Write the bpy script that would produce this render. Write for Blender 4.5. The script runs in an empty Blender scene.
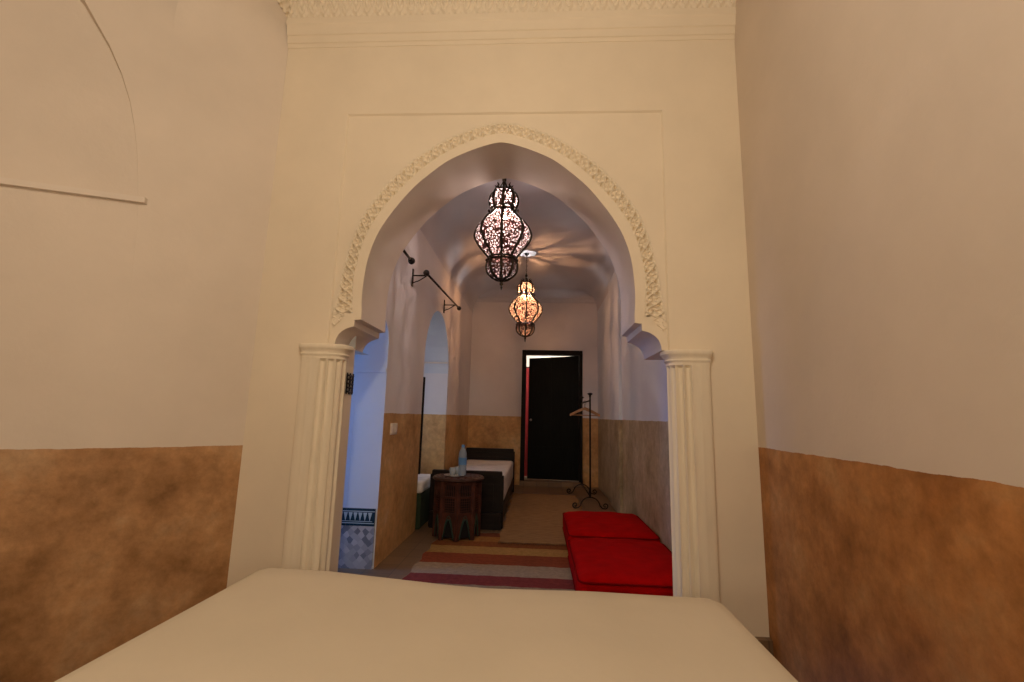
import bpy, bmesh, math, random
from mathutils import Vector, Matrix
from math import sin, cos, pi, radians, sqrt, exp
random.seed(7)
S = bpy.context.scene
COL = S.collection

# ------------------------------------------------------------------ camera
EYE = 1.1
yaw, pit, rol = radians(3.3), radians(9.2), radians(1.42)
Fw = Vector((-sin(yaw) * cos(pit), cos(yaw) * cos(pit), sin(pit)))
R0 = Vector((cos(yaw), sin(yaw), 0)); U0 = R0.cross(Fw)
Rt = R0 * cos(rol) + U0 * sin(rol); Up = -R0 * sin(rol) + U0 * cos(rol)
cd = bpy.data.cameras.new('camera')
cam = bpy.data.objects.new('camera', cd); COL.objects.link(cam)
cam.matrix_world = Matrix(((Rt.x, Up.x, -Fw.x, 0), (Rt.y, Up.y, -Fw.y, 0), (Rt.z, Up.z, -Fw.z, EYE), (0, 0, 0, 1)))
cd.sensor_width = 36; cd.lens = 465 / 1024 * 36; cd.clip_start = .02
S.camera = cam

# ------------------------------------------------------------------ world, exposure, lights
w = bpy.data.worlds.new('sky'); S.world = w; w.use_nodes = True
bg = w.node_tree.nodes['Background']
bg.inputs[0].default_value = (.42, .58, 1, 1); bg.inputs[1].default_value = .5
S.view_settings.view_transform = 'Standard'; S.view_settings.look = 'None'
S.view_settings.exposure = 0; S.view_settings.gamma = 1; S.view_settings.use_curve_mapping = False
S.cycles.use_denoising = True
S.cycles.max_bounces = 9; S.cycles.diffuse_bounces = 5; S.cycles.transparent_max_bounces = 16
S.cycles.sample_clamp_indirect = 4
S.cycles.caustics_reflective = False; S.cycles.caustics_refractive = False

def point(name, loc, power, col, rad):
    l = bpy.data.lights.new(name, 'POINT'); l.energy = power; l.color = col; l.shadow_soft_size = rad
    o = bpy.data.objects.new(name, l); COL.objects.link(o); o.location = loc
    return o
def area(name, loc, rot, sx, sy, power, col):
    l = bpy.data.lights.new(name, 'AREA'); l.shape = 'RECTANGLE'; l.size = sx; l.size_y = sy
    l.energy = power; l.color = col
    o = bpy.data.objects.new(name, l); COL.objects.link(o); o.location = loc; o.rotation_euler = rot
    return o
WARM = (1, .88, .69)
point('ceiling_lamp_light', (-.25, .15, 3.15), 75, WARM, .12)
point('added_low_fill_light', (-1.45, -1.15, 1.35), 22, WARM, .10)  # unseen fill added behind the camera to lift the lower walls
point('added_low_fill_light', (.80, -1.15, 1.35), 22, WARM, .10)  # second added fill, on the other side of the bed
area('courtyard_daylight', (-3.12, 3.215, 1.25), (0, radians(-90), 0), 1.9, .5, 38, (.15, .42, 1))
area('alcove_daylight', (-1.98, 5.22, 1.2), (0, radians(-90), 0), 1.3, 1.1, 6, (.95, .84, .78))
point('hall_light', (.3, 8.9, 2.3), 30, (1, .93, .8), .1)
L1 = (-.30, 3.55); L2 = (-.175, 6.0)
point('near_lantern_light', (L1[0], L1[1], 2.71), 32, (1, .94, .91), .02)
point('far_lantern_light', (L2[0], L2[1], 2.66), 48, (1, .94, .92), .018)

# ------------------------------------------------------------------ materials
def newmat(name):
    m = bpy.data.materials.new(name); m.use_nodes = True
    nt = m.node_tree; return m, nt, nt.nodes['Principled BSDF']
def N(nt, t, **kw):
    n = nt.nodes.new(t)
    for k, v in kw.items(): setattr(n, k, v)
    return n
def noise(nt, scale, detail=4, rough=.55, coord='Object', stretch=None):
    tc = N(nt, 'ShaderNodeTexCoord'); nz = N(nt, 'ShaderNodeTexNoise')
    nz.inputs['Scale'].default_value = scale; nz.inputs['Detail'].default_value = detail
    nz.inputs['Roughness'].default_value = rough
    if stretch:
        mp = N(nt, 'ShaderNodeMapping'); mp.inputs['Scale'].default_value = stretch
        nt.links.new(tc.outputs[coord], mp.inputs[0]); nt.links.new(mp.outputs[0], nz.inputs['Vector'])
    else: nt.links.new(tc.outputs[coord], nz.inputs['Vector'])
    return nz
def ramp(nt, src, stops):
    r = N(nt, 'ShaderNodeValToRGB'); cr = r.color_ramp
    while len(cr.elements) < len(stops): cr.elements.new(.5)
    for e, (p, c) in zip(cr.elements, stops):
        e.position = p; e.color = (c[0], c[1], c[2], 1)
    nt.links.new(src, r.inputs[0]); return r
def bump(nt, b, src, strength, dist=.01):
    bp = N(nt, 'ShaderNodeBump'); bp.inputs['Strength'].default_value = strength; bp.inputs['Distance'].default_value = dist
    nt.links.new(src, bp.inputs['Height']); nt.links.new(bp.outputs[0], b.inputs['Normal'])
def simple(name, c, rough=.6, metal=0, nscale=8, var=.12, bmp=0, bscale=60, stretch=None, **kw):
    m, nt, b = newmat(name)
    nz = noise(nt, nscale, stretch=stretch)
    lo = tuple(x * (1 - var) for x in c); hi = tuple(min(1, x * (1 + var)) for x in c)
    r = ramp(nt, nz.outputs[0], [(.3, lo), (.7, hi)])
    nt.links.new(r.outputs[0], b.inputs['Base Color'])
    b.inputs['Roughness'].default_value = rough; b.inputs['Metallic'].default_value = metal
    for k, v in kw.items(): b.inputs[k].default_value = v
    if bmp: bump(nt, b, noise(nt, bscale).outputs[0], bmp)
    return m
TAD_NEAR = [(.28, (.20, .085, .022)), (.42, (.38, .16, .045)), (.55, (.50, .23, .075)), (.70, (.55, .31, .13))]
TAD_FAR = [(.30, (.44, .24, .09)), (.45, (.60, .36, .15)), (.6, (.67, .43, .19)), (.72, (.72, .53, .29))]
TAD_LEFT = [(.28, (.20, .10, .035)), (.42, (.38, .20, .085)), (.55, (.50, .28, .13)), (.70, (.56, .37, .21))]
def plaster_nodes(nt, base, var=.05):
    nz = noise(nt, 1.6, 5, .6)
    return ramp(nt, nz.outputs[0], [(.3, tuple(x * (1 - var) for x in base)), (.7, tuple(min(1, x * (1 + var)) for x in base))])
def plaster(name, base, b_=.12):
    m, nt, b = newmat(name)
    nt.links.new(plaster_nodes(nt, base).outputs[0], b.inputs['Base Color'])
    b.inputs['Roughness'].default_value = .75; b.inputs['Specular IOR Level'].default_value = .25
    bump(nt, b, noise(nt, 7, 6, .6).outputs[0], b_, .03)
    return m
def painted_wall(name, base, dado, h, rough=.75):
    # plaster above, waxed earth-coloured dado below a hand-cut line
    m, nt, b = newmat(name)
    up = plaster_nodes(nt, base)
    n1 = noise(nt, 2.6, 7, .62); dn = ramp(nt, n1.outputs[0], dado)
    n2 = noise(nt, 14, 6, .7); d2 = ramp(nt, n2.outputs[0], [(.3, (.72, .70, .66)), (.7, (1.15, 1.12, 1.08))])
    mul = N(nt, 'ShaderNodeMix', data_type='RGBA', blend_type='MULTIPLY'); mul.inputs[0].default_value = 1
    nt.links.new(dn.outputs[0], mul.inputs['A']); nt.links.new(d2.outputs[0], mul.inputs['B'])
    geo = N(nt, 'ShaderNodeNewGeometry'); sp = N(nt, 'ShaderNodeSeparateXYZ'); nt.links.new(geo.outputs['Position'], sp.inputs[0])
    wob = noise(nt, 5, 5, .7)
    md = N(nt, 'ShaderNodeMath', operation='MULTIPLY_ADD'); nt.links.new(wob.outputs[0], md.inputs[0])
    md.inputs[1].default_value = .022; md.inputs[2].default_value = h - .011
    lt = N(nt, 'ShaderNodeMath', operation='LESS_THAN'); nt.links.new(sp.outputs['Z'], lt.inputs[0]); nt.links.new(md.outputs[0], lt.inputs[1])
    mx = N(nt, 'ShaderNodeMix', data_type='RGBA'); nt.links.new(lt.outputs[0], mx.inputs[0])
    nt.links.new(up.outputs[0], mx.inputs['A']); nt.links.new(mul.outputs['Result'], mx.inputs['B'])
    nt.links.new(mx.outputs['Result'], b.inputs['Base Color'])
    mr = N(nt, 'ShaderNodeMapRange'); nt.links.new(lt.outputs[0], mr.inputs[0]); mr.inputs['To Min'].default_value = rough; mr.inputs['To Max'].default_value = .5
    nt.links.new(mr.outputs[0], b.inputs['Roughness'])
    b.inputs['Specular IOR Level'].default_value = .3
    bump(nt, b, noise(nt, 7, 6, .6).outputs[0], .12, .03)
    return m
CREAM = (.80, .70, .56)
M_NEAR = painted_wall('near_wall_plaster', (.72, .63, .53), TAD_LEFT, .895)
M_NEAR_R = painted_wall('near_right_wall_plaster', (.68, .58, .48), TAD_NEAR, .966)
M_ARCH = plaster('carved_plaster', (.80, .70, .545), .05)
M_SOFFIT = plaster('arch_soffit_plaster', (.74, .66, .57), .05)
M_COL = simple('column_stucco', (.82, .73, .57), .8, nscale=3, var=.05, bmp=.1, bscale=40, stretch=(6, 6, 1))
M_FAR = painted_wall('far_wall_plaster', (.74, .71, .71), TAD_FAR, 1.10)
M_FARR = painted_wall('far_right_wall_plaster', (.72, .76, .82), [(.3, (.32, .25, .15)), (.45, (.46, .37, .23)), (.6, (.56, .47, .32)), (.72, (.64, .56, .42))], 1.09)
M_FARC = plaster('far_ceiling_plaster', (.64, .63, .66), .12)
M_BLUETINT = plaster('blue_tinted_plaster', (.64, .68, .72), .06)  # a little of the blue daylight is mixed into this base colour
M_LINEN = simple('cream_linen', (.62, .54, .41), .9, nscale=3, var=.03, bmp=.12, bscale=25)
M_RED = simple('red_cotton', (.42, .002, .0015), .95, nscale=10, var=.15, bmp=.25, bscale=30, **{'Specular IOR Level': .06})
M_REDP = simple('red_piping_fabric', (.20, .002, .002), .95, **{'Specular IOR Level': .05})
M_IRON = simple('wrought_iron', (.02, .017, .015), .5, .6)
M_DARKWOOD = simple('dark_stained_wood', (.013, .008, .006), .5, nscale=6, var=.35, stretch=(1, 1, 8), **{'Specular IOR Level': .2})
M_DOOR = simple('near_black_painted_wood', (.004, .005, .004), .6, nscale=4, var=.3, stretch=(8, 8, 1), **{'Specular IOR Level': .12})
M_DOORFRAME = simple('door_frame_wood', (.009, .007, .005), .6, **{'Specular IOR Level': .15})
M_REDWOOD = simple('reddish_carved_wood', (.065, .021, .013), .55, nscale=12, var=.4, **{'Specular IOR Level': .25})
M_TABLETOP = simple('inlaid_table_top', (.06, .028, .02), .4, nscale=25, var=.5, **{'Specular IOR Level': .3})
M_GREEN = simple('green_painted_wood', (.012, .045, .03), .5)
M_INSIDESHADE = simple('black_table_inside_shade', (.006, .004, .004), .9)
M_WOOD = simple('light_hanger_wood', (.42, .22, .10), .5, nscale=10)
M_WHITECLOTH = simple('white_cotton', (.78, .76, .72), .9, bmp=.1)
M_GREENCLOTH = simple('dark_green_cloth', (.03, .05, .022), .9)
M_PLASTIC = simple('ivory_plastic', (.75, .68, .55), .4)
M_LABEL = simple('blue_bottle_label', (.08, .22, .45), .5)
M_CAP = simple('blue_cap_plastic', (.12, .3, .6), .4)
M_SILVER = simple('silver_tray_metal', (.62, .60, .58), .28, .9, var=.05)
M_TEAL = simple('dark_teal_glazed_tile', (.012, .035, .05), .25)
M_PALE = simple('pale_glazed_tile', (.42, .50, .50), .3)
M_CURT = simple('red_curtain_cloth', (.55, .05, .06), .9)
M_HALL = plaster('hall_plaster', (.85, .82, .76))
M_BRASS = simple('aged_brass', (.03, .02, .012), .5, .7)

def stone_mosaic():
    m, nt, b = newmat('grey_marble_mosaic')
    tc = N(nt, 'ShaderNodeTexCoord'); v = N(nt, 'ShaderNodeTexVoronoi'); v.inputs['Scale'].default_value = 26
    mp = N(nt, 'ShaderNodeMapping'); mp.inputs['Rotation'].default_value = (0, radians(45), 0)
    nt.links.new(tc.outputs['Object'], mp.inputs[0]); nt.links.new(mp.outputs[0], v.inputs['Vector'])
    v.inputs['Randomness'].default_value = .35
    r = ramp(nt, v.outputs['Color'], [(.2, (.16, .17, .19)), (.5, (.34, .34, .35)), (.8, (.48, .47, .46))])
    nt.links.new(r.outputs[0], b.inputs['Base Color']); b.inputs['Roughness'].default_value = .35
    return m
M_MOSAIC = stone_mosaic()

def floor_mat():
    m, nt, b = newmat('worn_clay_tile')
    tc = N(nt, 'ShaderNodeTexCoord'); br = N(nt, 'ShaderNodeTexBrick')
    nt.links.new(tc.outputs['Object'], br.inputs['Vector'])
    br.offset = 0; br.inputs['Scale'].default_value = 1; br.inputs['Brick Width'].default_value = .2; br.inputs['Row Height'].default_value = .2
    br.inputs['Mortar Size'].default_value = .004
    br.inputs['Color1'].default_value = (.17, .105, .055, 1); br.inputs['Color2'].default_value = (.22, .14, .075, 1)
    br.inputs['Mortar'].default_value = (.12, .08, .05, 1)
    nt.links.new(br.outputs['Color'], b.inputs['Base Color']); b.inputs['Roughness'].default_value = .45
    bump(nt, b, noise(nt, 20).outputs[0], .1)
    return m
M_FLOOR = floor_mat()

KSTR = [(3.05, (.30, .22, .13)), (3.238, (.22, .045, .035)), (3.43, (.36, .27, .17)), (3.676, (.25, .065, .03)),
        (3.94, (.42, .25, .085)), (4.15, (.24, .085, .03)), (4.30, (.36, .17, .055)), (4.48, (.2, .06, .03)), (4.62, (.36, .17, .055))]
def kilim_mat():
    m, nt, b = newmat('striped_kilim_wool')
    geo = N(nt, 'ShaderNodeNewGeometry'); sp = N(nt, 'ShaderNodeSeparateXYZ'); nt.links.new(geo.outputs['Position'], sp.inputs[0])
    wob = noise(nt, 9, 3); ad = N(nt, 'ShaderNodeMath', operation='MULTIPLY_ADD'); nt.links.new(wob.outputs[0], ad.inputs[0])
    ad.inputs[1].default_value = .03; nt.links.new(sp.outputs['Y'], ad.inputs[2])
    mr = N(nt, 'ShaderNodeMapRange'); nt.links.new(ad.outputs[0], mr.inputs[0])
    mr.inputs['From Min'].default_value = 2.915; mr.inputs['From Max'].default_value = 4.715
    r = ramp(nt, mr.outputs[0], [((y - 2.9) / 1.8, c) for y, c in KSTR]); r.color_ramp.interpolation = 'CONSTANT'
    n2 = noise(nt, 30, 5, .7); d2 = ramp(nt, n2.outputs[0], [(.3, (.75, .75, .75)), (.7, (1.2, 1.2, 1.2))])
    mul = N(nt, 'ShaderNodeMix', data_type='RGBA', blend_type='MULTIPLY'); mul.inputs[0].default_value = 1
    nt.links.new(r.outputs[0], mul.inputs['A']); nt.links.new(d2.outputs[0], mul.inputs['B'])
    nt.links.new(mul.outputs['Result'], b.inputs['Base Color']); b.inputs['Roughness'].default_value = .95
    b.inputs['Specular IOR Level'].default_value = .1
    bump(nt, b, noise(nt, 120, 3, stretch=(.2, 2, 1)).outputs[0], .3, .005)
    return m
M_KILIM = kilim_mat()
M_RUNNER = simple('brown_wool_rug', (.31, .175, .07), .95, nscale=9, var=.25, bmp=.3, bscale=90, stretch=(1, 4, 1))

def lattice_mat(name, col, amount, rim):
    # pierced metal filigree over coloured glass: dark web, glass cells that pass the bulb's light
    m = bpy.data.materials.new(name); m.use_nodes = True; nt = m.node_tree; nt.nodes.clear()
    out = N(nt, 'ShaderNodeOutputMaterial'); tc = N(nt, 'ShaderNodeTexCoord')
    v = N(nt, 'ShaderNodeTexVoronoi', feature='DISTANCE_TO_EDGE'); v.inputs['Scale'].default_value = 44
    nt.links.new(tc.outputs['Object'], v.inputs['Vector'])
    gt = N(nt, 'ShaderNodeMath', operation='GREATER_THAN'); gt.inputs[1].default_value = rim; nt.links.new(v.outputs['Distance'], gt.inputs[0])
    metal = N(nt, 'ShaderNodeBsdfPrincipled'); metal.inputs['Base Color'].default_value = (.10, .035, .03, 1)
    metal.inputs['Metallic'].default_value = .3; metal.inputs['Roughness'].default_value = .5
    tl = N(nt, 'ShaderNodeBsdfTranslucent'); tl.inputs[0].default_value = (*col, 1)
    tr = N(nt, 'ShaderNodeBsdfTransparent'); tr.inputs[0].default_value = (*[min(1, c * 1.05) for c in col], 1)
    g = N(nt, 'ShaderNodeMixShader'); g.inputs[0].default_value = amount
    nt.links.new(tl.outputs[0], g.inputs[1]); nt.links.new(tr.outputs[0], g.inputs[2])
    mx = N(nt, 'ShaderNodeMixShader'); nt.links.new(gt.outputs[0], mx.inputs[0])
    nt.links.new(metal.outputs[0], mx.inputs[1]); nt.links.new(g.outputs[0], mx.inputs[2])
    nt.links.new(mx.outputs[0], out.inputs[0])
    return m
M_LAT1 = lattice_mat('rosy_filigree_glass', (1, .78, .74), .80, .18)
M_LAT2 = lattice_mat('amber_filigree_glass', (1, .50, .24), .84, .16)
def emis(name, c, s):
    m = bpy.data.materials.new(name); m.use_nodes = True; nt = m.node_tree; nt.nodes.clear()
    e = N(nt, 'ShaderNodeEmission'); e.inputs[0].default_value = (*c, 1); e.inputs[1].default_value = s
    o = N(nt, 'ShaderNodeOutputMaterial'); nt.links.new(e.outputs[0], o.inputs[0]); return m
M_BULB = emis('lit_bulb', (1, .82, .6), 26)
_nt = M_BULB.node_tree; _t = N(_nt, 'ShaderNodeBsdfTransparent'); _a = N(_nt, 'ShaderNodeAddShader')   # clear glass round the glow
_nt.links.new(_nt.nodes['Emission'].outputs[0], _a.inputs[0]); _nt.links.new(_t.outputs[0], _a.inputs[1]); _nt.links.new(_a.outputs[0], _nt.nodes['Material Output'].inputs[0])
def glass(name, c, rough=.02, mixt=.75):
    m = bpy.data.materials.new(name); m.use_nodes = True; nt = m.node_tree; nt.nodes.clear()
    o = N(nt, 'ShaderNodeOutputMaterial'); t = N(nt, 'ShaderNodeBsdfTransparent'); t.inputs[0].default_value = (*c, 1)
    g = N(nt, 'ShaderNodeBsdfPrincipled'); g.inputs['Base Color'].default_value = (*c, 1); g.inputs['Roughness'].default_value = rough
    g.inputs['Specular IOR Level'].default_value = .8
    mx = N(nt, 'ShaderNodeMixShader'); mx.inputs[0].default_value = mixt
    nt.links.new(g.outputs[0], mx.inputs[1]); nt.links.new(t.outputs[0], mx.inputs[2]); nt.links.new(mx.outputs[0], o.inputs[0]); return m
M_BOTTLE = glass('clear_bluish_plastic', (.62, .74, .86), .1, .62)
M_GLASS = glass('clear_glass', (.85, .9, .92), .05, .7)
M_PANE = glass('window_glass', (.85, .92, 1), .05, .9)

# ------------------------------------------------------------------ mesh helpers
def obj(name, bm, mat, parent=None, smooth=False, auto=None):
    bmesh.ops.recalc_face_normals(bm, faces=bm.faces)
    me = bpy.data.meshes.new(name); bm.to_mesh(me); bm.free()
    for m in (mat if isinstance(mat, (list, tuple)) else [mat]): me.materials.append(m)
    if smooth:
        for p in me.polygons: p.use_smooth = True
        if auto:
            try: me.set_sharp_from_angle(angle=radians(auto))
            except Exception: pass
    o = bpy.data.objects.new(name, me); COL.objects.link(o)
    if parent is not None: o.parent = parent
    return o
def thing(name, label, cat, loc=(0, 0, 0), rz=0, group=None):
    o = bpy.data.objects.new(name, None); COL.objects.link(o); o.location = loc; o.rotation_euler = (0, 0, rz)
    o.empty_display_size = .1
    return tag(o, label, cat, group)
def tag(o, label, cat, group=None):
    o['label'] = label; o['category'] = cat
    if group: o['group'] = group
    return o
def struct(name, bm, mat, smooth=False, auto=None, label=None):
    o = obj(name, bm, mat, None, smooth, auto); o['kind'] = 'structure'
    if label: o['label'] = label
    return o
def box(bm, x0, x1, y0, y1, z0, z1, bev=0, mi=0):
    vs = [bm.verts.new(p) for p in ((x0, y0, z0), (x1, y0, z0), (x1, y1, z0), (x0, y1, z0), (x0, y0, z1), (x1, y0, z1), (x1, y1, z1), (x0, y1, z1))]
    fs = [bm.faces.new([vs[i] for i in f]) for f in ((0, 3, 2, 1), (4, 5, 6, 7), (0, 1, 5, 4), (1, 2, 6, 5), (2, 3, 7, 6), (3, 0, 4, 7))]
    for f in fs: f.material_index = mi
    if bev:
        es = list({e for f in fs for e in f.edges})
        bmesh.ops.bevel(bm, geom=es, offset=bev, segments=2, affect='EDGES')
    return vs
def quad(bm, *ps, mi=0):
    f = bm.faces.new([bm.verts.new(p) for p in ps]); f.material_index = mi; return f
def prism(bm, pts, a, b, axis='y', mi=0):
    # pts: closed 2D outline; extruded between a and b along axis
    def P(p, t):
        return (p[0], t, p[1]) if axis == 'y' else ((t, p[0], p[1]) if axis == 'x' else (p[0], p[1], t))
    A = [bm.verts.new(P(p, a)) for p in pts]; B = [bm.verts.new(P(p, b)) for p in pts]
    n = len(pts); fs = [bm.faces.new(A), bm.faces.new(B[::-1])]
    for i in range(n): fs.append(bm.faces.new((A[i], B[i], B[(i + 1) % n], A[(i + 1) % n])))
    for f in fs: f.material_index = mi
def lathe(bm, prof, c=(0, 0, 0), n=20, mi=0, rfun=None):
    rings = []
    for r, z in prof:
        ring = []
        for i in range(n):
            a = 2 * pi * i / n; rr = r * (rfun(a, z) if rfun else 1)
            ring.append(bm.verts.new((c[0] + rr * cos(a), c[1] + rr * sin(a), c[2] + z)))
        rings.append(ring)
    for a, b in zip(rings, rings[1:]):
        for i in range(n): bm.faces.new((a[i], a[(i + 1) % n], b[(i + 1) % n], b[i])).material_index = mi
    for ring, rev in ((rings[0], True), (rings[-1], False)):
        if prof[0 if rev else -1][0] > 1e-4:
            bm.faces.new(ring[::-1] if rev else ring).material_index = mi
def tube(bm, pts, r, n=8, closed=False, mi=0):
    pts = [Vector(p) for p in pts]; rings = []; prev = None; L = len(pts)
    for i, p in enumerate(pts):
        if closed: t = pts[(i + 1) % L] - pts[i - 1]
        else: t = pts[min(i + 1, L - 1)] - pts[max(i - 1, 0)]
        t.normalize()
        if prev is None:
            u = t.orthogonal().normalized()
        else:
            u = (prev - t * prev.dot(t)).normalized()
        prev = u; v = t.cross(u)
        rr = r[i] if isinstance(r, (list, tuple)) else r
        rings.append([bm.verts.new(p + (u * cos(2 * pi * k / n) + v * sin(2 * pi * k / n)) * rr) for k in range(n)])
    rng = range(L if closed else L - 1)
    for i in rng:
        a, b = rings[i], rings[(i + 1) % L]
        for k in range(n): bm.faces.new((a[k], a[(k + 1) % n], b[(k + 1) % n], b[k])).material_index = mi
    if not closed:
        bm.faces.new(rings[0][::-1]); bm.faces.new(rings[-1])
def rbox(bm, x0, x1, y0, y1, z0, z1, r, n=10, fn=None, mi=0):
    # box with rounded edges, every face an n x n grid, optionally displaced by fn
    c = Vector(((x0 + x1) / 2, (y0 + y1) / 2, (z0 + z1) / 2)); h = Vector(((x1 - x0) / 2, (y1 - y0) / 2, (z1 - z0) / 2))
    cache = {}
    def coord(i, hh):
        k = 3
        seq = [-hh, -hh + r * .3, -hh + r] + [(-1 + 2 * (j + 1) / (n + 1)) * (hh - r) for j in range(n)] + [hh - r, hh - r * .3, hh]
        return seq
    X, Y, Z = coord(0, h.x), coord(0, h.y), coord(0, h.z)
    m = len(X)
    def V(i, j, k):
        key = (i, j, k)
        if key not in cache:
            p = Vector((X[i], Y[j], Z[k])); q = Vector([max(-h[a] + r, min(h[a] - r, p[a])) for a in range(3)])
            d = p - q
            if d.length > 1e-7:
                mxc = max(abs(d.x), abs(d.y), abs(d.z)); d = d.normalized() * mxc
            p = c + q + d
            if fn: p = Vector(fn(p.x, p.y, p.z))
            cache[key] = bm.verts.new(p)
        return cache[key]
    e = m - 1
    for i in range(e):
        for j in range(e):
            for q in ((V(i, j, 0), V(i, j + 1, 0), V(i + 1, j + 1, 0), V(i + 1, j, 0)), (V(i, j, e), V(i + 1, j, e), V(i + 1, j + 1, e), V(i, j + 1, e)),
                      (V(i, 0, j), V(i + 1, 0, j), V(i + 1, 0, j + 1), V(i, 0, j + 1)), (V(i, e, j), V(i, e, j + 1), V(i + 1, e, j + 1), V(i + 1, e, j)),
                      (V(0, i, j), V(0, i, j + 1), V(0, i + 1, j + 1), V(0, i + 1, j)), (V(e, i, j), V(e, i + 1, j), V(e, i + 1, j + 1), V(e, i, j + 1))):
                bm.faces.new(q).material_index = mi
def B(): return bmesh.new()

# ------------------------------------------------------------------ the arch wall
CX = -.256; Y0 = 2.70; YB = 3.15
OPEN = [(.816, 1.70), (.821, 1.78), (.819, 1.89), (.800, 2.05), (.757, 2.19), (.705, 2.29), (.634, 2.395), (.545, 2.507), (.448, 2.598), (.339, 2.685), (.228, 2.742), (.117, 2.785), (.0, 2.812)]
INNER = [(.870, 1.70), (.880, 1.84), (.880, 1.91), (.866, 2.02), (.838, 2.145), (.795, 2.255), (.720, 2.38), (.660, 2.456), (.557, 2.573), (.450, 2.673), (.340, 2.748), (.229, 2.806), (.117, 2.848), (.0, 2.872)]
OUTER = [(1.004, 1.69), (.985, 1.80), (.973, 1.88), (.961, 1.98), (.932, 2.12), (.900, 2.23), (.864, 2.33), (.753, 2.504), (.643, 2.631), (.550, 2.718), (.452, 2.788), (.340, 2.857), (.225, 2.908), (.115, 2.944), (.0, 2.962)]
LOBE = [(.967, 1.497), (.962, 1.530), (.950, 1.558), (.930, 1.580), (.905, 1.597), (.880, 1.606), (.856, 1.612), (.856, 1.652), (.816, 1.656)]
LOBE_OUT = [(1.004, 1.497), (1.002, 1.545), (.985, 1.590), (.960, 1.617), (.922, 1.640), (.922, 1.690), (.872, 1.692)]
def crom(P, n):
    # resample a polyline with a Catmull-Rom spline, evenly by arc length; mirrored past the apex
    Q = [(2 * P[0][0] - P[1][0], 2 * P[0][1] - P[1][1])] + P + [(-P[-2][0], P[-2][1])]
    out = []
    for i in range(1, len(Q) - 2):
        p0, p1, p2, p3 = Q[i - 1:i + 3]
        for k in range(40):
            t = k / 40
            out.append(tuple(.5 * (2 * p1[a] + (p2[a] - p0[a]) * t + (2 * p0[a] - 5 * p1[a] + 4 * p2[a] - p3[a]) * t * t + (3 * p1[a] - p0[a] - 3 * p2[a] + p3[a]) * t ** 3) for a in (0, 1)))
    out.append(P[-1])
    L = [0]
    for a, b in zip(out, out[1:]): L.append(L[-1] + math.dist(a, b))
    res = []; j = 0
    for k in range(n + 1):
        s = L[-1] * k / n
        while j < len(L) - 2 and L[j + 1] < s: j += 1
        t = (s - L[j]) / max(1e-9, L[j + 1] - L[j])
        res.append((out[j][0] + (out[j + 1][0] - out[j][0]) * t, out[j][1] + (out[j + 1][1] - out[j][1]) * t))
    return res
def both(half):  # left side up to the apex and down the right
    return [(CX - w, z) for w, z in half] + [(CX + w, z) for w, z in half[::-1][1:]]
NA = 60
oO, oI, oX = crom(OPEN, NA), crom(INNER, NA), crom(OUTER, NA)
XL, XR, ZT = CX - 1.004, CX + 1.004, 3.015     # rectangular panel round the arch
WL, WR, WT = -1.72, 1.222, 4.0
JL, JR = -1.175, .965                              # jambs behind the columns
bm = B()
REC = .012; NZ_ = -.25
# main field outside the panel
LP = .009
quad(bm, (WL, Y0, 1.5), (XL - LP, Y0, 1.5), (XL - LP, Y0, WT), (WL, Y0, WT)); quad(bm, (XR + LP, Y0, 1.5), (WR, Y0, 1.5), (WR, Y0, WT), (XR + LP, Y0, WT))
quad(bm, (XL - LP, Y0, ZT + LP), (XR + LP, Y0, ZT + LP), (XR + LP, Y0, WT), (XL - LP, Y0, WT))
quad(bm, (WL, Y0, NZ_), (JL, Y0, NZ_), (JL, Y0, 1.5), (WL, Y0, 1.5)); quad(bm, (JR, Y0, NZ_), (WR, Y0, NZ_), (WR, Y0, 1.5), (JR, Y0, 1.5))
# lip of the recessed panel
for x, q in ((XL, -LP), (XR, LP)): quad(bm, (x + q, Y0, 1.497), (x, Y0 + REC, 1.497), (x, Y0 + REC, ZT), (x + q, Y0, ZT + LP))
quad(bm, (XL - LP, Y0, ZT + LP), (XR + LP, Y0, ZT + LP), (XR, Y0 + REC, ZT), (XL, Y0 + REC, ZT))
for s in (-1, 1):   # spandrels
    for (w0, z0), (w1, z1) in zip(oX, oX[1:]):
        quad(bm, (CX + s * w0, Y0 + REC, z0), (CX + s * w1, Y0 + REC, z1), (CX + s * w1, Y0 + REC, ZT), (CX + s * w0, Y0 + REC, ZT))
    # back of the recess behind the lobed feet
    quad(bm, (CX + s * .915, Y0 + REC, 1.60), (CX + s * 1.004, Y0 + REC, 1.60), (CX + s * 1.004, Y0 + REC, 1.70), (CX + s * .915, Y0 + REC, 1.70))
    quad(bm, (CX + s * .965, Y0 + REC, 1.497), (CX + s * 1.004, Y0 + REC, 1.497), (CX + s * 1.004, Y0 + REC, 1.60), (CX + s * .965, Y0 + REC, 1.60))
# back face of the arch wall
pb = [(w, z) for w, z in LOBE if z < 1.60 or z > 1.61] + oO
for s, xe in ((-1, -1.9), (1, 1.6)):
    for (w0, z0), (w1, z1) in zip(pb, pb[1:]):
        if z1 - z0 > 1e-5: quad(bm, (CX + s * w0, YB, z0), (CX + s * w1, YB, z1), (xe, YB, z1), (xe, YB, z0))
quad(bm, (-1.9, YB, 2.812), (1.6, YB, 2.812), (1.6, YB, 4), (-1.9, YB, 4))
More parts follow.
